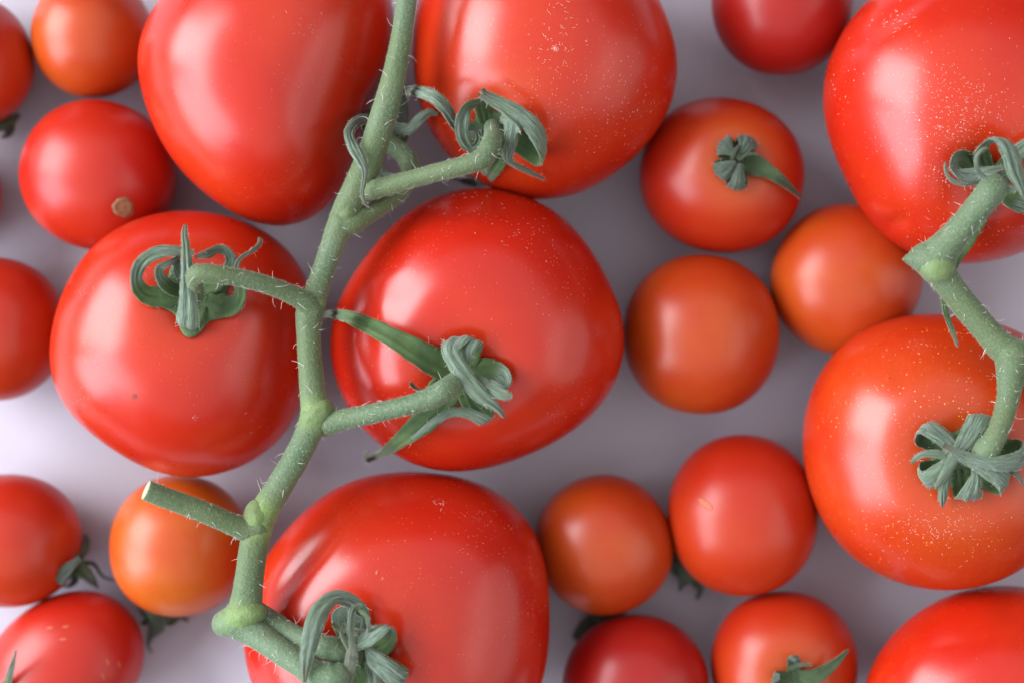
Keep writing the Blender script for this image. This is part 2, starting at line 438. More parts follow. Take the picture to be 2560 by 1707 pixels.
C12 = ch(1387, 1250, 159, 162, 16.5, c_org, 'small orange tomato touching the creased large tomato, dark calyx hidden underneath', 33, 30)
C13 = ch(1705, 1182, 174, 187, 18.0, c_mid, 'small red tomato with an orange nick in its skin and dark calyx underneath', 34, 0)
C14 = ch(1460, 1580, 171, 172, 17.0, c_deep, 'small crimson tomato wedged between the creased large tomato and the green tufted small one', 35)
C15 = ch(1800, 1523, 170, 168, 17.0, c_mid, 'small red tomato with orange crown and green calyx with one long raised sepal', 36, 0,
        stalk=(1985, 1690, 12, 1.0), dimple=(1985, 1690, 1.5, 5))
for t in (T1, T2, T3, T4, T5, T6, T7): place(t, 'large_tomato', True)
place(T8, 'large_tomato', False)
for t in (C1, C3, C5, C6, C7, C9, C12, C13, C15): place(t, 'small_tomato', True)
for t in (C2, C16, C4, C8, C10, C11, C14): place(t, 'small_tomato', False)

# ------------------------------------------------------------------ curves, tubes, ribbons
def catmull(pts, step=0.0006):
    """pts: array n x d (first 3 = xyz); centripetal-ish Catmull-Rom, even steps"""
    p = np.array(pts, dtype=float)
    p = np.vstack([2 * p[0] - p[1], p, 2 * p[-1] - p[-2]])
    out = []
    for i in range(1, len(p) - 2):
        L = np.linalg.norm(p[i + 1][:3] - p[i][:3]); n = max(2, int(L / step))
        for j in range(n):
            t = j / n; t2 = t * t; t3 = t2 * t
            out.append(0.5 * ((2 * p[i]) + (-p[i - 1] + p[i + 1]) * t + (2 * p[i - 1] - 5 * p[i] + 4 * p[i + 1] - p[i + 2]) * t2
                              + (-p[i - 1] + 3 * p[i] - 3 * p[i + 1] + p[i + 2]) * t3))
    out.append(p[-2])
    return np.array(out)

def norm(v): return v / (np.linalg.norm(v) + 1e-12)

def frames(C):
    T = np.gradient(C[:, :3], axis=0); T /= (np.linalg.norm(T, axis=1, keepdims=True) + 1e-12)
    s = np.cross(T[0], [0, 0, 1.0])
    if np.linalg.norm(s) < 0.2: s = np.cross(T[0], [0, 1.0, 0])
    s = norm(s); S = []
    for t in T:
        s = norm(s - t * (s @ t)); S.append(s.copy())
    return T, np.array(S), np.cross(np.array(S), T)

def hair_tube(V, F, base, d, bend, length, r, seg=4):
    """adds a thin curved tapering 3-sided hair to lists"""
    d = norm(d); p = np.array(base, float); b0 = len(V)
    for i in range(seg + 1):
        f = i / seg; rr = r * (1 - 0.75 * f)
        a = norm(np.cross(d, [0.31, 0.77, 0.55])); b = np.cross(d, a)
        for q in range(3):
            an = q * 2.0944
            V.append(p + (a * math.cos(an) + b * math.sin(an)) * rr)
        if i: 
            o = b0 + 3 * (i - 1)
            for q in range(3):
                q2 = (q + 1) % 3
                F.append((o + q, o + q2, o + 3 + q2, o + 3 + q))
        p = p + d * length / seg; d = norm(d + bend / seg)

def tube(name, pts, mat, parent, flare=True, sides=18, rough=0.035, tint=(), cut_end=False, cap0=True, cap1=True, ridge=0.0, collect=None, seed=0):
    """pts: (Vector, radius m). tint: list of (index of control point, sigma m) -> yellow green collar"""
    if flare and name != 'main_stem':
        k = (1.22, 1.14, 1.03); pts = [(v, r * k[i] if i < 3 else r) for i, (v, r) in enumerate(pts)]
    ctrl = [list(v[:]) + [r] for v, r in pts]
    C = catmull(ctrl, 0.0005); T, S, B = frames(C)
    n = len(C); V = []; F = []; ti = []; cu = []
    rings = []
    def ring(c, s, b, r, tv, cv, wob=1.0, idx=0):
        i0 = len(V)
        for k in range(sides):
            a = 2 * math.pi * k / sides
            d = s * math.cos(a) + b * math.sin(a)
            q = c + d * r
            nn = noise.noise(Vector(q * 260) + Vector((seed, seed, 0))) * rough + noise.noise(Vector(q * 900)) * rough * 0.4
            rr = r * (1 + nn * wob + ridge * math.cos(5 * a + idx * 0.004))
            V.append(c + d * rr); ti.append(tv); cu.append(cv)
        rings.append(i0)
    tp = [(np.array(pts[i][0][:]), s) for i, s in tint]
    def tv(c): return max([math.exp(-(np.linalg.norm(c - q) / s) ** 2) for q, s in tp], default=0.0)
    if cap0:
        for f in (0.05, 0.55, 0.87):
            ring(C[0, :3] - T[0] * C[0, 3] * math.sqrt(1 - f * f) * 0.8, S[0], B[0], C[0, 3] * f, tv(C[0, :3]), 0)
    for i in range(n):
        ring(C[i, :3], S[i], B[i], C[i, 3], tv(C[i, :3]), 0, idx=i)
    if cap1:
        if cut_end:
            for f, cv in ((0.99, 0.3), (0.93, 0.9), (0.6, 1), (0.05, 1)):
                ring(C[-1, :3] + T[-1] * (0.00025 if f < 0.95 else 0.00008) - T[-1] * (0.0003 if f < 0.7 else 0), S[-1], B[-1], C[-1, 3] * f, 0, cv, 1.5)
        else:
            for f in (0.87, 0.55, 0.05):
                ring(C[-1, :3] + T[-1] * C[-1, 3] * math.sqrt(1 - f * f) * 0.8, S[-1], B[-1], C[-1, 3] * f, tv(C[-1, :3]), 0)
    for a, b in zip(rings[:-1], rings[1:]):
        for k in range(sides):
            k2 = (k + 1) % sides
            F.append((a + k, a + k2, b + k2, b + k))
    F.append(tuple(rings[0] + k for k in reversed(range(sides)))); F.append(tuple(rings[-1] + k for k in range(sides)))
    o = link(name, V, F, mat, parent, {'tint': ti, 'cut': cu})
    if collect is not None: collect.append((C, T, S, B))
    return o

def tube_hairs(collect, LV, LF, FV, FF, per_mm=1.2, fuzz_mm=46, lmin=0.7, lmax=3.4):
    for C, T, S, B in collect:
        L = np.linalg.norm(np.diff(C[:, :3], axis=0), axis=1).sum() * 1000
        for _ in range(int(L * per_mm)):
            i = rng.integers(2, len(C) - 2); a = rng.uniform(0, 2 * math.pi)
            d = S[i] * math.cos(a) + B[i] * math.sin(a)
            if d[2] < -0.5: continue
            ln = (lmin + (lmax - lmin) * rng.uniform() ** 1.6) * 1e-3
            hair_tube(LV, LF, C[i, :3] + d * C[i, 3] * 0.98, d + T[i] * rng.normal(0, 0.7) + rng.normal(0, 0.35, 3), rng.normal(0, 1.1, 3), ln, rng.uniform(3.8e-5, 6.4e-5), 6)
        for _ in range(int(L * fuzz_mm)):
            i = rng.integers(1, len(C) - 1); a = rng.uniform(0, 2 * math.pi)
            d = S[i] * math.cos(a) + B[i] * math.sin(a)
            if d[2] < -0.35: continue
            hair_tube(FV, FF, C[i, :3] + d * C[i, 3] * 0.98, d + rng.normal(0, 0.45, 3), rng.normal(0, 0.5, 3), rng.uniform(1.8e-4, 5.0e-4), 3.6e-5, 1)

def surf(px, py, lift, t=None):
    """point `lift` mm above the fruit skin seen at this pixel (same pixel ray)"""
    h = raycast(px, py, [t.bvh] if t is not None else None)
    z = (h.z if h is not None else 0.012) + lift * 1e-3
    return P(px, py, z)

def ribbon(name, pts, mat, parent, back=False, cup=0.22, wr=0.16, thick=0.55, tip=0.22, seed=0, hairs=None, roll=0.0, M=11, outer=0.38):
    """pts: (Vector, full width in mm). Sepal: two faces, longitudinal folds, tapering edges"""
    ctrl = [list(v[:]) + [wd * 1e-3] for v, wd in pts]
    C = catmull(ctrl, 0.0005); n = len(C)
    T = np.gradient(C[:, :3], axis=0); T /= (np.linalg.norm(T, axis=1, keepdims=True) + 1e-12)
    up = np.array([0, 0, 1.0]); s = np.cross(T[0], up)
    if np.linalg.norm(s) < 0.15: s = np.cross(T[min(n - 1, n // 4)], up)
    s = norm(s); S = []
    for t in T:
        s = norm(s - t * (s @ t)); c = np.cross(t, up); m = np.linalg.norm(c)
        if m > 0.15:
            c = c / m
            if c @ s < 0: c = -c
            s = norm(s * (1 - 0.12 * m) + c * 0.12 * m)
        S.append(s.copy())
    S = np.array(S); N = np.cross(S, T)
    if roll:
        a = np.linspace(0, math.radians(roll), n)
        S, N = S * np.cos(a)[:, None] + N * np.sin(a)[:, None], N * np.cos(a)[:, None] - S * np.sin(a)[:, None]
    rs = np.random.default_rng(100 + seed)
    fr = rs.uniform(5, 15, 4); phs = rs.uniform(0, 6.28, 4); dr = rs.normal(0, 1.3, 4); am = rs.uniform(0.4, 1, 4)
    V = []; F = []; side = []; tp = []; uv = []
    sgn = -1.0 if back else 1.0
    ln = np.concatenate([[0], np.cumsum(np.linalg.norm(np.diff(C[:, :3], axis=0), axis=1))]) * 1000
    for i in range(n):
        w = max(C[i, 3], 0.0002); f = i / (n - 1)
        wob = 1 + 0.10 * noise.noise(Vector((ln[i] * 0.35, seed * 1.7, 0)))
        for layer in (0, 1):
            for j in range(M):
                u = -1 + 2 * j / (M - 1)
                off = cup * w * 0.5 * (u * u - 0.35)
                wrk = sum(am[q] * math.sin(fr[q] * u * 0.9 + phs[q] + dr[q] * f * 4) for q in range(4)) * wr * 1e-3 * (1 - abs(u) ** 6) * min(1, w / 0.002)
                edge = 0.20e-3 * noise.noise(Vector((ln[i] * 0.9, u * 3, seed * 2.2)))
                th = thick * 1e-3 * (1 - 0.8 * u ** 4) * min(1, 0.35 + w / 0.002) * 0.5
                p = C[i, :3] + S[i] * (u * w * 0.5 * wob + edge * u) + N[i] * sgn * (off + wrk) + N[i] * sgn * (th if layer == 0 else -th)
                V.append(p); side.append(max(layer, min(1.0, max(0.0, (f - outer) / 0.12)))); uv.append((u + seed * 3.3, ln[i]))
                tp.append(max(0.0, min(1.0, (f - (1 - tip)) / max(tip, 1e-3))) if tip > 0 else 0)
    W2 = 2 * M
    for i in range(n - 1):
        a = i * W2; b = a + W2
        for j in range(M - 1):
            F.append((a + j, a + j + 1, b + j + 1, b + j))
            F.append((a + M + j + 1, a + M + j, b + M + j, b + M + j + 1))
        F.append((a + M, a, b, b + M)); F.append((a + M - 1, a + W2 - 1, b + W2 - 1, b + M - 1))
    F.append(tuple(list(range(0, M)) + list(range(W2 - 1, M - 1, -1))))
    e = (n - 1) * W2
    F.append(tuple(list(range(e + M - 1, e - 1, -1)) + list(range(e + M, e + W2))))
    o = link(name, V, F, mat, parent, {'side': side, 'tip': tp}, uv)
    if hairs is not None: hairs.append((C, T, S, N))
    return o

def ribbon_hairs(items, LV, LF, FV, FF, per_mm=0.45, fuzz=26):
    for C, T, S, N in items:
        L = np.linalg.norm(np.diff(C[:, :3], axis=0), axis=1).sum() * 1000
        for kind, cnt in (('l', int(L * per_mm)), ('f', int(L * fuzz))):
            for _ in range(cnt):
                i = rng.integers(1, len(C) - 1); sg = rng.choice([-1, 1]); wv = C[i, 3] * 0.5
                if kind == 'l':
                    u = sg * rng.uniform(0.5, 1.0)
                    hair_tube(LV, LF, C[i, :3] + S[i] * u * wv * 0.97, S[i] * sg + N[i] * rng.normal(0.2, 0.7) + rng.normal(0, 0.4, 3), rng.normal(0, 1.1, 3),
                              rng.uniform(0.6e-3, 1.8e-3), rng.uniform(2.8e-5, 4.6e-5), 4)
                else:
                    hair_tube(FV, FF, C[i, :3] + S[i] * sg * wv * 0.98, S[i] * sg + rng.normal(0, 0.5, 3), rng.normal(0, 0.4, 3), rng.uniform(1.5e-4, 3.4e-4), 2.6e-5, 1)

def calyx_base(t, parent, cx, cy, spokes, mat, r_px=38, thick=0.9, button=True, bh=2.2, follow=True):
    """green lobed plate that lies on the fruit with a round seat for the stalk"""
    nA = 72; nR = 9; V = []; F = []; side = []; tp = []; uv = []
    ang = [math.atan2(-(y - cy), x - cx) for x, y in spokes]
    for layer in (0, 1):
        for j in range(nR + 1):
            for k in range(nA):
                a = 2 * math.pi * k / nA
                lobe = max([math.exp(-((math.atan2(math.sin(a - b), math.cos(a - b))) / 0.42) ** 2) for b in ang], default=0)
                r = r_px * (0.78 + 0.42 * lobe) * j / nR
                x = cx + math.cos(a) * r; y = cy - math.sin(a) * r
                edge = 1 - (j / nR) ** 4
                lift = 0.15 + (thick * (0.35 + 0.65 * edge) if layer == 0 else -0.3) + (0.4 * lobe * (j / nR) ** 2 if layer == 0 else 0)
                p = surf(x, y, lift, t)
                V.append(np.array(p[:])); side.append(0.15); tp.append(0); uv.append((a * 2, j))
    Lr = (nR + 1) * nA
    for j in range(nR):
        for k in range(nA):
            k2 = (k + 1) % nA
            F.append((j * nA + k, (j + 1) * nA + k, (j + 1) * nA + k2, j * nA + k2))
            F.append((Lr + j * nA + k, Lr + j * nA + k2, Lr + (j + 1) * nA + k2, Lr + (j + 1) * nA + k))
    for k in range(nA):
        k2 = (k + 1) % nA
        F.append((nR * nA + k, Lr + nR * nA + k, Lr + nR * nA + k2, nR * nA + k2))
    o = link('calyx', V, F, mat, parent, {'side': side, 'tip': tp}, uv)
    return o

def calyx(t, center, sepals, mat=None, r_px=38, hairs=True, base=True, fuzz=26, per_mm=0.45):
    """sepals: list of dict(p=[(px,py,lift_mm,width_px)...], back, tip, cup ...)"""
    mat = mat or M_sepal
    spokes = [s['spoke'] if 'spoke' in s else s['p'][min(1, len(s['p']) - 1)][:2] for s in sepals if s.get('lobe', True)]
    cb = calyx_base(t, t.root, center[0], center[1], spokes, mat, r_px)
    coll = []
    for i, s in enumerate(sepals):
        pts = []
        for q in s['p']:
            v = P(q[0], q[1], q[2][1] * 1e-3) if isinstance(q[2], tuple) else surf(q[0], q[1], q[2], t)
            pts.append((v, q[3] * 0.1))
        kw = {k: s[k] for k in ('back', 'cup', 'wr', 'tip', 'roll', 'thick', 'outer') if k in s}
        ribbon('sepal', pts, s.get('mat', mat), cb, seed=i + int(center[0]), hairs=coll, **kw)
    if hairs:
        LV, LF, FV, FF = [], [], [], []
        ribbon_hairs(coll, LV, LF, FV, FF, per_mm, fuzz)
        if LV: tag(link('hairs', LV, LF, M_hair, cb), kind='stuff')
        if FV: tag(link('fuzz', FV, FF, M_fuzz, cb), kind='stuff')
    return cb

Z = lambda z: ('z', z)
# hooped calyx
calyx(T3, (490, 745), [
    dict(p=[(470, 735, 1.0, 44), (415, 742, 1.2, 50), (366, 738, 1.8, 44), (341, 705, 5.0, 30), (350, 662, 8.5, 30), (388, 634, 10, 30), (435, 627, 10, 24), (487, 634, 9.5, 10)], tip=0.2),
    dict(p=[(492, 765, 1.0, 46), (480, 800, 1.3, 56), (469, 817, 3.2, 58), (470, 790, 6.2, 52), (470, 745, 8.8, 42), (468, 690, 11, 32), (465, 625, 13, 22), (461, 585, 14, 14), (463, 563, 14.2, 9)], tip=0.18),
    dict(p=[(515, 755, 1.0, 46), (560, 768, 1.3, 50), (592, 758, 2.5, 42), (602, 725, 6.0, 30), (588, 683, 8.0, 18), (600, 648, 8.4, 11), (630, 628, 9.0, 10), (648, 612, 9.5, 10), (651, 596, 10, 9)], tip=0.65),
    dict(p=[(510, 730, 1.0, 36), (550, 700, 2.0, 36), (576, 665, 4.0, 30), (574, 636, 7.5, 28), (548, 622, 9.0, 26), (520, 634, 9.0, 22), (489, 643, 8.0, 8)], tip=0.3),
    dict(p=[(470, 730, 1.0, 30), (430, 722, 2.2, 32), (404, 700, 4.5, 28), (398, 672, 6.5, 22), (425, 656, 7.5, 14), (448, 640, 7.5, 8)], tip=0.4),
    dict(p=[(480, 725, 1.0, 26), (452, 690, 3.0, 24), (440, 655, 5.5, 20), (447, 632, 7.5, 10)], tip=0.4),
], r_px=84)
calyx(T2, (1225, 318), [
    dict(p=[(1215, 305, 1.0, 34), (1205, 268, 2.0, 38), (1196, 257, 4.5, 36), (1168, 268, 8.0, 34), (1155, 305, 9.5, 34), (1159, 345, 9.5, 32), (1178, 369, 8.5, 28), (1195, 350, 7.0, 22), (1189, 322, 6.5, 8)], tip=0.12),
    dict(p=[(1250, 325, 1.0, 42), (1310, 365, 1.8, 50), (1352, 392, 2.6, 50), (1360, 372, 5.6, 48), (1338, 325, 7.0, 42), (1298, 284, 7.5, 34), (1246, 252, 8.0, 24), (1215, 235, 8.5, 15), (1206, 222, 9.0, 7)], tip=0.15),
    dict(p=[(1262, 318, 4.8, 20), (1302, 318, 8.4, 22), (1262, 278, 9.0, 20), (1218, 250, 9.3, 14), (1195, 236, 9.6, 6)], tip=0.2, lobe=False, back=True),
    dict(p=[(1255, 290, 3.0, 34), (1280, 300, 6.5, 38), (1275, 350, 8.0, 36), (1268, 393, 7.0, 26), (1285, 412, 5.5, 15), (1323, 430, 3.5, 12), (1364, 450, 2.0, 5)], tip=0.45, back=True),
    dict(p=[(1205, 330, 1.0, 30), (1165, 330, 2.5, 30), (1140, 312, 6.0, 28), (1114, 270, 11.0, 30), (1080, 240, 15, 31), (1042, 228, 20, 26), (1010, 230, 23, 12)], tip=0.12, back=True),
    dict(p=[(1240, 345, 1.0, 32), (1250, 392, 1.6, 40), (1222, 436, 2.0, 36), (1196, 456, 4.0, 28), (1150, 452, 7.5, 10), (1115, 440, 9, 5)], tip=0.2),
], r_px=52)
calyx(T4, (1155, 935), [
    dict(p=[(1140, 925, 1.2, 60), (1098, 910, 1.6, 66), (1050, 883, 2.5, 60), (985, 846, 5.0, 46), (920, 813, 9.0, 38), (864, 790, 15.0, 26), (805, 783, 22, 9)], tip=0.16, cup=0.25, outer=0.8),
    dict(p=[(1152, 915, 1.0, 60), (1150, 865, 1.4, 74), (1145, 846, 3.5, 72), (1126, 868, 7.0, 46), (1136, 902, 9.0, 42), (1167, 948, 10.0, 40), (1201, 987, 9.5, 36), (1243, 1020, 8.5, 18), (1261, 1044, 8.0, 5)], tip=0.12),
    dict(p=[(1170, 915, 1.0, 40), (1182, 868, 2.0, 44), (1184, 850, 4.5, 40), (1172, 872, 6.5, 30), (1168, 905, 7.0, 20)], tip=0.0, lobe=False),
    dict(p=[(1175, 935, 1.0, 60), (1220, 930, 1.8, 66), (1255, 945, 3.0, 56), (1258, 968, 5.5, 40), (1220, 960, 7.0, 30)], tip=0.1),
    dict(p=[(1180, 938, 6.8, 24), (1205, 958, 7.5, 28), (1240, 978, 8.0, 30), (1268, 988, 8.2, 24), (1281, 990, 8.2, 12)], tip=0.25, lobe=False, back=True),
    dict(p=[(1165, 965, 1.0, 50), (1185, 1010, 1.4, 56), (1215, 1042, 2.2, 46), (1212, 1052, 4.6, 36), (1175, 1034, 6.0, 26), (1131, 1030, 6.3, 20), (1089, 1051, 6.5, 16), (1055, 1077, 7.0, 12), (1027, 1097, 8.0, 4)], tip=0.0),
    dict(p=[(1140, 970, 1.0, 46), (1105, 1010, 1.4, 54), (1060, 1052, 2.5, 58), (1015, 1088, 5.0, 42), (972, 1122, 9.0, 24), (940, 1140, 12.0, 13), (917, 1150, 14, 14), (913, 1138, 16, 12), (921, 1126, 17, 7)], tip=0.28, cup=0.1, outer=2.0),
    dict(p=[(1130, 945, 1.0, 40), (1095, 965, 1.5, 42), (1070, 985, 1.8, 24), (1042, 972, 2.6, 8), (1030, 962, 3.5, 9), (1025, 955, 4.2, 6)], tip=0.3),
], r_px=56)
calyx(T5, (885, 1635), [
    dict(p=[(895, 1600, 1.5, 36), (905, 1540, 2.5, 36), (884, 1508, 5.5, 38), (842, 1494, 9.0, 42), (806, 1520, 11.5, 46), (787, 1560, 13.0, 44), (771, 1619, 14, 36), (763, 1666, 14.5, 22), (761, 1704, 15, 8)], tip=0.14, back=True),
    dict(p=[(880, 1605, 1.5, 50), (872, 1560, 2.6, 72), (866, 1532, 4.0, 66), (876, 1516, 5.0, 24)], tip=0.0),
    dict(p=[(905, 1512, 9.5, 8), (885, 1518, 10.5, 12), (877, 1545, 12, 13), (877, 1600, 13, 17), (880, 1632, 13.0, 26), (868, 1692, 11.5, 28), (860, 1725, 10, 20)], tip=1.0, lobe=False, back=True),
    dict(p=[(910, 1630, 1.2, 44), (955, 1610, 2.4, 52), (972, 1590, 4.0, 46), (962, 1566, 8.0, 44), (938, 1580, 10.5, 42), (905, 1604, 12.0, 32), (873, 1616, 12.8, 16), (860, 1598, 13.2, 10), (851, 1573, 13.5, 7)], tip=0.1),
    dict(p=[(912, 1655, 1.2, 40), (965, 1668, 2.6, 52), (1008, 1694, 3.8, 48), (1000, 1700, 6.0, 46), (968, 1674, 8.2, 50), (938, 1648, 9.5, 42), (918, 1618, 10.4, 16)], tip=0.0),
    dict(p=[(890, 1665, 1.2, 50), (905, 1705, 1.6, 64), (915, 1750, 2.5, 50), (915, 1770, 5, 30)], tip=0.0),
    dict(p=[(889, 1521, 10, 5), (912, 1534, 11, 8), (921, 1556, 11.5, 9), (922, 1580, 11.0, 6)], tip=0.3, lobe=False),
    dict(p=[(831, 1557, 9, 9), (848, 1572, 9.5, 11), (880, 1574, 9.5, 11), (912, 1574, 9.0, 6)], tip=1.0, lobe=False),
    dict(p=[(925, 1650, 5.0, 30), (938, 1690, 6.0, 34), (932, 1730, 5.5, 24)], tip=0.4, lobe=False, back=True),
], r_px=56)
calyx(T6, (2478, 452), [
    dict(p=[(2470, 430, 1.4, 40), (2452, 385, 2.2, 42), (2462, 362, 5.0, 40), (2497, 348, 8.5, 42), (2524, 378, 11.0, 46), (2540, 432, 12.0, 40), (2556, 475, 12.5, 18), (2564, 500, 12.5, 6)], tip=0.1),
    dict(p=[(2460, 445, 1.2, 36), (2420, 405, 2.0, 44), (2392, 400, 4.0, 42), (2385, 425, 7.0, 40), (2410, 440, 8.5, 38), (2450, 436, 9.2, 32), (2508, 420, 9.2, 12)], tip=0.1),
    dict(p=[(2520, 440, 8.6, 16), (2460, 452, 9.6, 13), (2410, 459, 9.4, 12), (2376, 448, 9.0, 10), (2364, 425, 8.6, 8), (2364, 405, 8.4, 5)], tip=0.1, lobe=False, back=True),
    dict(p=[(2540, 478, 12.2, 14), (2476, 452, 12.8, 13), (2447, 430, 12.8, 11), (2442, 395, 12.4, 11), (2455, 376, 12.0, 10), (2470, 371, 11.5, 5)], tip=0.3, lobe=False, back=True),
    dict(p=[(2460, 475, 1.2, 44), (2448, 530, 1.4, 50), (2418, 600, 3.0, 36), (2388, 655, Z(52), 22), (2364, 712, Z(55), 15), (2360, 750, Z(55), 13), (2368, 792, Z(54.5), 13), (2382, 830, Z(55), 12), (2395, 868, Z(56), 4)], tip=0.2, outer=2.0),
    dict(p=[(2500, 470, 1.2, 44), (2530, 495, 1.6, 48), (2565, 512, 2.4, 46), (2610, 520, 4.0, 20)], tip=0.1),
    dict(p=[(2495, 440, 1.4, 40), (2540, 385, 2.0, 40), (2580, 350, 3.0, 24)], tip=0.1),
], r_px=50)
calyx(T7, (2405, 1145), [
    dict(p=[(2385, 1130, 1.0, 52), (2335, 1098, 1.4, 61), (2303, 1082, 2.8, 57), (2314, 1066, 6.2, 47), (2348, 1086, 7.6, 42), (2388, 1118, 8.2, 31), (2425, 1142, 8.6, 12)], tip=0.12),
    dict(p=[(2412, 1120, 1.0, 52), (2440, 1068, 1.4, 61), (2455, 1040, 2.8, 54), (2446, 1046, 6.2, 47), (2420, 1092, 8.2, 40), (2388, 1140, 9.2, 28), (2358, 1190, 9.0, 18), (2338, 1224, 8.2, 7)], tip=0.1),
    dict(p=[(2440, 1145, 1.0, 57), (2510, 1135, 1.4, 66), (2550, 1128, 2.6, 59), (2552, 1148, 6.4, 47), (2500, 1158, 8.6, 35), (2440, 1148, 9.8, 24), (2390, 1128, 10.4, 17), (2357, 1112, 10.8, 12)], tip=0.16),
    dict(p=[(2430, 1165, 1.0, 52), (2480, 1195, 1.4, 59), (2512, 1212, 2.8, 54), (2508, 1196, 6.2, 50), (2465, 1170, 8.0, 40), (2420, 1150, 9.0, 24), (2375, 1128, 9.6, 14), (2355, 1118, 9.8, 7)], tip=0.16),
    dict(p=[(2405, 1170, 1.0, 52), (2415, 1215, 1.4, 68), (2420, 1246, 2.8, 61), (2430, 1228, 6.0, 50), (2440, 1190, 7.2, 26), (2432, 1165, 7.6, 9)], tip=0.1),
    dict(p=[(2385, 1160, 1.0, 50), (2335, 1180, 1.4, 59), (2302, 1182, 2.8, 54), (2314, 1200, 6.0, 47), (2345, 1180, 7.6, 38), (2375, 1150, 8.2, 26), (2395, 1125, 8.4, 9)], tip=0.1),
    dict(p=[(2395, 1148, 7.6, 19), (2345, 1134, 7.8, 18), (2305, 1135, 7.0, 14), (2286, 1148, 6.0, 11), (2280, 1158, 5.5, 6)], tip=0.2, lobe=False, back=True),
    dict(p=[(2372, 1175, 5.4, 21), (2360, 1215, 4.6, 24), (2357, 1248, 3.6, 20), (2356, 1267, 3.0, 7)], tip=0.3, lobe=False, back=True),
    dict(p=[(2500, 1178, 5.0, 12), (2530, 1180, 4.6, 11), (2550, 1194, 4.2, 9), (2556, 1212, 4.0, 6)], tip=0.4, lobe=False),
], r_px=84)
calyx(T1, (925, 300), [
    dict(p=[(935, 296, Z(40), 20), (905, 300, Z(46), 24), (884, 312, Z(52), 24), (872, 335, Z(56), 24), (883, 366, Z(58.5), 28), (902, 400, Z(60), 26), (912, 432, Z(60), 14), (906, 480, Z(59), 9), (911, 507, Z(58.5), 8), (923, 518, Z(58), 4)], tip=0.35, back=True),
    dict(p=[(960, 330, Z(34), 30), (1005, 345, Z(31), 30), (1006, 300, Z(30), 30), (1010, 235, Z(31), 18)], tip=0.1, lobe=False),
    dict(p=[(965, 320, Z(38), 26), (1022, 322, Z(40), 26), (1048, 298, Z(42), 24), (1074, 281, Z(44), 16), (1096, 288, Z(45), 6)], tip=0.3, lobe=False, back=True),
    dict(p=[(940, 350, Z(36), 20), (950, 430, Z(38), 22), (990, 445, Z(38), 18), (1020, 440, Z(37), 8)], tip=0.1, lobe=False),
], r_px=34)
# small tomatoes
calyx(C9, (1848, 398), [
    dict(p=[(1840, 390, 1.0, 40), (1815, 372, 1.2, 54), (1802, 362, 2.4, 54), (1812, 366, 4.2, 48), (1836, 385, 4.6, 14)], tip=0.0, outer=2.0, cup=0.35),
    dict(p=[(1855, 385, 1.0, 40), (1866, 358, 1.2, 54), (1872, 346, 2.4, 54), (1868, 358, 4.2, 48), (1852, 384, 4.6, 14)], tip=0.0, outer=2.0, cup=0.35),
    dict(p=[(1838, 405, 1.0, 40), (1808, 425, 1.2, 54), (1794, 434, 2.4, 54), (1808, 428, 4.2, 48), (1838, 406, 4.6, 14)], tip=0.0, outer=2.0, cup=0.35),
    dict(p=[(1850, 410, 1.0, 30), (1842, 452, 1.2, 52), (1841, 472, 2.2, 50), (1844, 455, 4.2, 36), (1852, 410, 4.6, 14)], tip=0.0, outer=2.0, cup=0.35),
    dict(p=[(1860, 402, 1.2, 40), (1885, 414, 1.6, 54), (1922, 430, 2.6, 36), (1964, 460, 4.8, 22), (2003, 495, 8.0, 4)], tip=0.0, outer=2.0),
    dict(p=[(1846, 380, 4.4, 10), (1850, 398, 4.8, 9), (1870, 385, 4.8, 7), (1895, 386, 4.4, 4)], tip=0.8, lobe=False),
    dict(p=[(1828, 402, 4.6, 6), (1838, 378, 5.2, 9), (1848, 364, 5.2, 5)], tip=1.0, lobe=False),
], mat=M_sepal_dark, r_px=32, fuzz=8, per_mm=0.1)
calyx(C15, (1985, 1690), [
    dict(p=[(1985, 1680, 1.0, 30), (1984, 1655, 1.6, 34), (1982, 1640, 3.5, 28), (1992, 1650, 5.0, 14)], tip=0.0),
    dict(p=[(1995, 1690, 1.0, 30), (2035, 1690, 2.0, 36), (2070, 1670, 3.4, 28), (2100, 1645, 6.0, 16), (2122, 1622, 9.0, 4)], tip=0.0, outer=2.0),
    dict(p=[(1975, 1692, 1.0, 30), (1945, 1694, 1.6, 36), (1934, 1692, 3.0, 30), (1950, 1690, 4.4, 14)], tip=0.0),
    dict(p=[(1985, 1700, 1.0, 30), (1990, 1730, 2.0, 30), (1990, 1760, 3.0, 10)], tip=0.0),
    dict(p=[(1972, 1672, 4.0, 10), (2000, 1660, 5.2, 10), (2030, 1662, 5.4, 5)], tip=0.3, lobe=False),
], mat=M_sepal_dark, r_px=30, fuzz=8, per_mm=0.1)

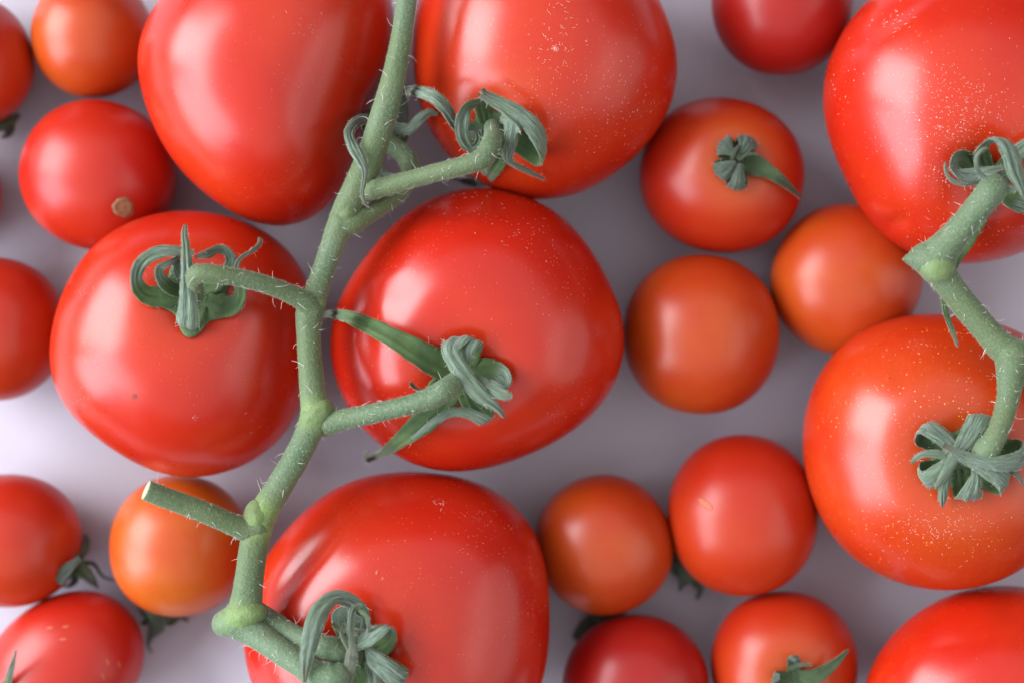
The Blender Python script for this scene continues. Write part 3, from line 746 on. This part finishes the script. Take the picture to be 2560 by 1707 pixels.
def low_calyx(t, c, zc, sepals, mat=M_sepal_dark):
    """a calyx seen on the flank or under a small tomato; sepals in absolute heights (mm)"""
    ctr = P(c[0], c[1], zc * 1e-3)
    V = []; F = []; side = []; tp = []; uv = []
    n = 16; out = (np.array(ctr[:]) - t.loc); out = norm(out)
    a = norm(np.cross(out, [0.2, 0.3, 0.9])); b = np.cross(out, a)
    for j, (rr, dz) in enumerate(((0.05, 0.0014), (0.0022, 0.0012), (0.0040, 0.0006), (0.0042, -0.0006), (0.002, -0.0014), (0.00005, -0.0015))):
        rr = min(rr, 0.0045) if j else 0.00005
        for k in range(n):
            an = 2 * math.pi * k / n
            V.append(np.array(ctr[:]) + (a * math.cos(an) + b * math.sin(an)) * rr * (1 + 0.15 * math.cos(5 * an)) + out * dz)
            side.append(0.2); tp.append(0); uv.append((an, j))
    for j in range(5):
        for k in range(n):
            k2 = (k + 1) % n; F.append((j * n + k, j * n + k2, (j + 1) * n + k2, (j + 1) * n + k))
    cb = link('calyx', V, F, mat, t.root, {'side': side, 'tip': tp}, uv)
    for i, s in enumerate(sepals):
        ribbon('sepal', [(P(q[0], q[1], q[2] * 1e-3), q[3] * 0.135) for q in s], mat, cb, seed=i + int(c[0]), back=i % 2 == 1, tip=0.2)
    return cb
low_calyx(C5, (176, 1410), 16, [
    [(176, 1408, 16, 34), (148, 1440, 18, 34), (142, 1452, 22, 28), (170, 1420, 24, 20), (200, 1395, 24, 10)],
    [(180, 1405, 16, 22), (205, 1375, 15, 22), (216, 1350, 13, 16), (212, 1335, 11, 6)],
    [(182, 1412, 17, 30), (205, 1425, 19, 32), (226, 1445, 17, 20), (245, 1468, 13, 4)],
    [(182, 1418, 14, 18), (186, 1448, 11, 16), (172, 1464, 9, 10), (150, 1462, 8, 5)],
    [(195, 1408, 15, 12), (232, 1408, 13, 8), (255, 1438, 10, 6), (285, 1450, 7, 3)]])
low_calyx(C6, (396, 1522), 9, [
    [(396, 1528, 9, 30), (370, 1530, 8, 28), (352, 1512, 6, 20), (345, 1492, 4, 8)],
    [(398, 1532, 10, 32), (392, 1562, 10, 34), (376, 1590, 8, 16), (370, 1612, 5, 8), (378, 1630, 3, 4)],
    [(402, 1530, 9, 30), (428, 1545, 9, 28), (450, 1538, 6, 16), (470, 1550, 3, 6)],
    [(392, 1530, 7, 22), (372, 1552, 5, 18), (352, 1558, 3, 6)]])
low_calyx(C13, (1722, 1412), 10, [
    [(1722, 1412, 10, 38), (1700, 1420, 9, 40), (1690, 1398, 8, 28), (1694, 1380, 7, 10)],
    [(1722, 1418, 10, 36), (1714, 1448, 9, 32), (1704, 1462, 7, 14), (1700, 1475, 5, 7)],
    [(1726, 1418, 9, 30), (1740, 1450, 8, 24), (1750, 1474, 6, 14), (1742, 1496, 4, 8)],
    [(1730, 1412, 9, 36), (1756, 1428, 8, 34), (1770, 1440, 7, 12)]])
low_calyx(C12, (1522, 1535), 7, [
    [(1522, 1538, 7, 30), (1490, 1552, 6, 32), (1462, 1572, 4.5, 30), (1438, 1596, 3, 14)],
    [(1526, 1540, 7, 26), (1545, 1555, 6, 22), (1570, 1548, 4, 8)]])
low_calyx(C1, (8, 312), 10, [
    [(8, 312, 10, 24), (24, 318, 9, 26), (18, 338, 7, 18), (5, 345, 5, 8)],
    [(14, 306, 10, 22), (32, 298, 9, 18), (46, 286, 7, 8)]])
# upright sepal of the oval tomato
low_calyx(C7, (8, 1730), 26, [
    [(8, 1728, 27, 16), (20, 1705, 31, 16), (30, 1665, 35, 10), (40, 1626, 38, 3)],
    [(6, 1732, 27, 20), (-20, 1745, 28, 20), (-45, 1740, 27, 6)]], M_sepal)

# ------------------------------------------------------------------ the two vines
def VP(px, py, z, r_px, clear=True):
    """stem point: height z (mm) raised, when needed, to rest on the fruit below it"""
    if clear:
        best = z
        for dx, dy in ((0, 0), (r_px * .6, 0), (-r_px * .6, 0), (0, r_px * .6), (0, -r_px * .6)):
            h = raycast(px + dx, py + dy)
            if h is not None: best = max(best, h.z * 1000 + r_px * 0.085)
        z = best
    return (P(px, py, z * 1e-3), r_px * 1e-4)
def VD(L): return [VP(a * D, b * D, z, r * D) for a, b, z, r in L]

vine = empty('tomato_vine', P(770, 900, 0.05))
tag(vine, 'long zigzag green vine stem with hairy stalks joining five large tomatoes', 'vine')
col1 = []
tube('main_stem', VD([(950, -130, 60, 21), (942, -60, 59, 21), (932, 20, 58, 21.5), (918, 110, 57, 23), (902, 190, 56, 26), (880, 270, 55, 29), (856, 345, 54, 30), (826, 420, 53.5, 31),
      (800, 470, 53, 29), (780, 520, 53, 28), (762, 570, 53, 26), (740, 630, 53, 24), (724, 680, 53.5, 26), (712, 715, 54, 30), (709, 770, 54, 26), (713, 840, 54.5, 26.5),
      (719, 905, 55, 28), (724, 950, 55.5, 32), (706, 1000, 55.5, 29), (676, 1060, 55.5, 28.5), (640, 1120, 55.5, 29), (608, 1172, 56, 31), (592, 1210, 56, 33), (582, 1262, 56, 31),
      (573, 1325, 56.5, 31.5), (566, 1380, 57, 34), (555, 1415, 57.5, 38), (528, 1428, 56.5, 33), (512, 1432, 55.5, 28)]),
     M_stem, vine, tint=[(17, 0.0036), (21, 0.003), (22, 0.003), (26, 0.0034)], ridge=0.022, collect=col1, seed=1)
tube('pedicel', VD([(822, 434, 51.8, 18), (850, 437, 54.4, 19), (900, 425, 56.5, 19), (960, 408, 58, 19), (1030, 390, 60, 19.5), (1085, 375, 61, 21), (1112, 360, 61, 23), (1126, 335, 60, 22), (1132, 312, 57, 19), (1130, 292, 54, 18)]),
     M_stem, vine, collect=col1, seed=2)
tube('pedicel', [VP(a * D, b * D, z, r * D, False) for a, b, z, r in [(782, 512, 53, 27), (812, 510, 53, 23), (850, 490, 51, 20), (890, 465, 48, 19), (925, 435, 45, 19), (942, 405, 42, 20), (938, 368, 40, 22), (910, 340, 40, 20), (880, 315, 41, 19), (858, 290, 42, 18)]],
     M_stem, vine, collect=col1, seed=3)
tube('pedicel', VD([(718, 712, 54.5, 22), (702, 695, 56, 21.5), (676, 680, 57.5, 20.5), (630, 660, 60, 19.5), (570, 643, 63, 19), (510, 632, 65, 19), (468, 627, 65.5, 20), (450, 632, 64.5, 20), (447, 655, 61, 18), (452, 682, 57, 17)]),
     M_stem, vine, collect=col1, seed=4)
tube('pedicel', VD([(724, 970, 53.6, 24), (752, 971, 55.2, 24), (790, 962, 57, 22), (860, 948, 59.5, 21), (930, 932, 61.5, 21), (985, 915, 62.5, 23), (1022, 896, 62.5, 25), (1046, 876, 60, 22), (1062, 862, 57, 20)]),
     M_stem, vine, collect=col1, seed=5)
tube('side_stub', VD([(594, 1208, 56.5, 25), (570, 1215, 57, 24), (540, 1206, 58, 23), (490, 1184, 60, 23), (430, 1160, 61.5, 22.5), (380, 1142, 63, 22), (337, 1125, 64.5, 22)]),
     M_stem, vine, cut_end=True, collect=col1, seed=6)
tube('pedicel', VD([(548, 1428, 57, 30), (585, 1452, 58, 28), (635, 1488, 60.5, 27), (690, 1525, 63, 27), (735, 1552, 64.5, 30), (770, 1552, 65, 31), (782, 1546, 65, 26)]),
     M_stem, vine, collect=col1, seed=7)
tube('pedicel', VD([(578, 1408, 55, 26), (618, 1428, 55, 25), (665, 1455, 57, 24), (715, 1478, 60, 25), (765, 1492, 61.5, 28), (798, 1500, 60, 26), (812, 1508, 56, 22)]),
     M_stem, vine, collect=col1, seed=8)
def node(name, px, py, z, rx, ry, rz, rot, parent, seed=0, tint=1.0):
    """pale swollen collar where a stalk leaves the stem"""
    c = np.array(P(px, py, z * 1e-3)[:]); V = []
    ca, sa = math.cos(math.radians(rot)), math.sin(math.radians(rot))
    for v in ICO4_V:
        x, y = v[0] * rx * 1e-4, v[1] * ry * 1e-4
        k = 1 + 0.06 * noise.noise(Vector(v * 2.2) + Vector((seed, 0, 0)))
        V.append(c + np.array((ca * x - sa * y, sa * x + ca * y, v[2] * rz * 1e-4)) * k)
    ti = [tint * max(0, min(1, 0.55 + 0.5 * v[2])) for v in ICO4_V]
    return link(name, V, ICO4_F, M_stem, parent, {'tint': ti, 'cut': [0.0] * len(V)})
_bm = bmesh.new(); bmesh.ops.create_icosphere(_bm, subdivisions=4, radius=1.0)
ICO4_V = np.array([v.co[:] for v in _bm.verts]); ICO4_F = [tuple(v.index for v in f.verts) for f in _bm.faces]; _bm.free()
node('node', 721 * D, 700 * D, 54.2, 30, 26, 27, 30, vine, 1, 0.5)
node('node', 727 * D, 951 * D, 56.2, 46, 31, 32, 42, vine, 2, 0.6)
node('node', 590 * D, 1187 * D, 56.6, 33, 44, 34, -8, vine, 3, 0.75)
node('node', 568 * D, 1408 * D, 58.4, 46, 30, 37, 8, vine, 4, 0.9)
node('node', 797 * D, 492 * D, 54.2, 27, 22, 24, 40, vine, 5, 0.15)
LV, LF, FV, FF = [], [], [], []
tube_hairs(col1, LV, LF, FV, FF)
tag(link('hairs', LV, LF, M_hair, vine), kind='stuff'); tag(link('fuzz', FV, FF, M_fuzz, vine), kind='stuff')

vine2 = empty('tomato_vine', P(2340, 700, 0.06))
tag(vine2, 'short bent green vine with a pointed hairy knuckle joining the two specked tomatoes', 'vine')
col2 = []
tube('main_stem', VD([(2134, 600, 62, 34), (2155, 622, 61.5, 33), (2185, 662, 60.5, 29), (2225, 712, 59.5, 29), (2268, 762, 59, 29), (2305, 800, 59, 33), (2345, 822, 59, 37), (2400, 850, 58, 30), (2470, 880, 57, 28)]),
     M_stem, vine2, tint=[(0, 0.003)], collect=col2, seed=11)
tube('knuckle', VD([(2160, 600, 62, 33), (2135, 595, 62.5, 35), (2112, 594, 63, 30), (2094, 595, 63.5, 17), (2076, 596, 64, 4)]), M_stem, vine2, collect=col2, seed=12)
tube('pedicel', VD([(2140, 600, 62.5, 33), (2165, 573, 63.5, 32), (2195, 537, 65, 29), (2230, 495, 66.5, 28), (2262, 457, 67.5, 29), (2280, 436, 66.5, 30), (2288, 424, 62, 26)]), M_stem, vine2, ridge=0.02, collect=col2, seed=13)
tube('pedicel', VD([(2325, 812, 59.5, 33), (2322, 850, 60, 28), (2318, 900, 61, 24.5), (2305, 955, 62.5, 22.5), (2285, 1005, 63.5, 23), (2264, 1032, 62.5, 28), (2240, 1044, 60, 26), (2222, 1050, 57, 22)]), M_stem, vine2, collect=col2, seed=14)
node('node', 2150 * D, 612 * D, 63.4, 44, 38, 37, -30, vine2, 6, 0.7)
LV, LF, FV, FF = [], [], [], []
tube_hairs(col2, LV, LF, FV, FF, per_mm=2.2, fuzz_mm=46, lmin=0.9, lmax=3.0)
tag(link('hairs', LV, LF, M_hair, vine2), kind='stuff'); tag(link('fuzz', FV, FF, M_fuzz, vine2), kind='stuff')

# ------------------------------------------------------------------ marks on the skins
def skin_patch(name, t, px, py, rx, ry, rot, mat, dome=0.15, ring=0.0, parent=None):
    """small raised disc moulded onto the skin (scar, nick)"""
    V = []; F = []; n = 26; m = 8
    ca, sa = math.cos(math.radians(rot)), math.sin(math.radians(rot))
    for j in range(m + 1):
        f = j / m
        for k in range(n):
            a = 2 * math.pi * k / n; wob = 1 + 0.05 * math.sin(3 * a + px) + 0.05 * math.sin(7 * a)
            x = math.cos(a) * rx * f * wob; y = math.sin(a) * ry * f * wob
            lift = dome * (1 - f * f) + ring * math.exp(-((f - 0.72) / 0.16) ** 2) - (0.12 if f == 1 else 0) + 0.03
            V.append(np.array(surf(px + ca * x - sa * y, py + sa * x + ca * y, lift, t)[:]))
    for j in range(m):
        for k in range(n):
            k2 = (k + 1) % n; F.append((j * n + k, (j + 1) * n + k, (j + 1) * n + k2, j * n + k2))
    return link(name, V, F, mat, parent or t.root)
skin_patch('stalk_scar', C3, 283 * D, 477 * D, 29, 26, 20, M_scar, 0.12, 0.18)
skin_patch('skin_nick', C13, 1620 * D, 1157 * D, 25, 10, 38, M_wound, 0.04, 0.12)
M_spot = plain_mat('dark_spot', (0.26, 0.03, 0.018), 0.5, 0.4, 900)
skin_patch('dark_spot', T3, 335, 990, 8, 7, 0, M_spot, 0.01)
skin_patch('skin_nick', T5, 942, 1430, 3, 7, 15, M_wound, 0.05); skin_patch('skin_nick', T5, 957, 1445, 3, 5, 10, M_wound, 0.05)
for a, b in ((165, 1565), (125, 1568), (158, 1597), (270, 1655), (298, 1660), (258, 1690)):
    skin_patch('skin_nick', C7, a, b, 10, 3.5, -8 if b < 1600 else 70, M_wound, 0.03)

def flecks(t, regions, seed=0):
    """tiny dried fibres and flakes lying on the skin"""
    r = np.random.default_rng(seed); V = []; F = []
    for (cx, cy, sx, sy, n, l0, l1, rr) in regions:
        for _ in range(int(n * 0.75)):
            x = cx + r.normal(0, sx); y = cy + r.normal(0, sy); h = raycast(x, y, [t.bvh])
            if h is None: continue
            nrm = t.bvh.find_nearest(h)[1]
            if nrm.z < 0: nrm = -nrm
            if nrm.z < 0.25: continue
            nn = np.array(nrm[:]); d = r.normal(0, 1, 3); d = norm(d - nn * (d @ nn)); b = r.normal(0, 0.8, 3); b = b - nn * (b @ nn)
            L = r.uniform(l0, l1) * 1e-3
            hair_tube(V, F, np.array(h[:]) + nn * rr * 0.2e-3 - d * L / 2, d, b, L, rr * 0.75e-3, 3)
    if V: tag(link('dust_flecks', V, F, M_dust, t.root), kind='stuff')
flecks(T2, [(1395, 110, 40, 60, 60, 0.3, 1.1, 0.045), (1500, 230, 110, 70, 150, 0.15, 0.5, 0.04), (1580, 300, 60, 60, 110, 0.2, 0.6, 0.045), (1388, 122, 5, 5, 12, 0.8, 1.5, 0.05),
            (1150, 180, 60, 60, 20, 0.2, 0.7, 0.035)], 1)
flecks(T4, [(1180, 500, 70, 20, 34, 0.3, 1.1, 0.034), (1290, 580, 60, 25, 40, 0.2, 0.7, 0.038), (1450, 690, 60, 80, 60, 0.15, 0.4, 0.035), (1450, 1000, 60, 50, 60, 0.15, 0.4, 0.03)], 2)
flecks(T6, [(2400, 270, 70, 60, 330, 0.2, 0.55, 0.05), (2300, 330, 70, 80, 260, 0.12, 0.4, 0.045), (2230, 60, 40, 18, 30, 0.4, 1.2, 0.05), (2330, 480, 80, 70, 120, 0.15, 0.45, 0.045), (2500, 590, 50, 30, 60, 0.2, 0.5, 0.05)], 3)
flecks(T7, [(2330, 1330, 70, 35, 150, 0.2, 0.7, 0.045), (2240, 1150, 70, 90, 160, 0.15, 0.45, 0.04), (2430, 1310, 60, 40, 70, 0.15, 0.5, 0.04), (2180, 860, 50, 25, 20, 0.2, 0.5, 0.05), (2450, 990, 60, 60, 60, 0.15, 0.5, 0.04)], 4)
flecks(T5, [(1210, 1310, 40, 35, 90, 0.15, 0.4, 0.035), (1320, 1470, 30, 100, 80, 0.2, 0.5, 0.045), (1100, 1258, 8, 6, 20, 0.3, 0.8, 0.05)], 5)
flecks(T1, [(760, 60, 30, 20, 18, 0.4, 1.0, 0.03), (650, 470, 90, 40, 50, 0.15, 0.35, 0.035), (700, 200, 120, 100, 70, 0.12, 0.3, 0.035)], 6)
flecks(T3, [(210, 1010, 30, 70, 90, 0.15, 0.4, 0.04), (640, 1070, 30, 20, 14, 0.3, 0.8, 0.035), (480, 900, 120, 90, 70, 0.12, 0.3, 0.03), (490, 1045, 8, 5, 8, 0.3, 0.6, 0.04), (210, 730, 10, 12, 14, 0.2, 0.5, 0.05)], 7)
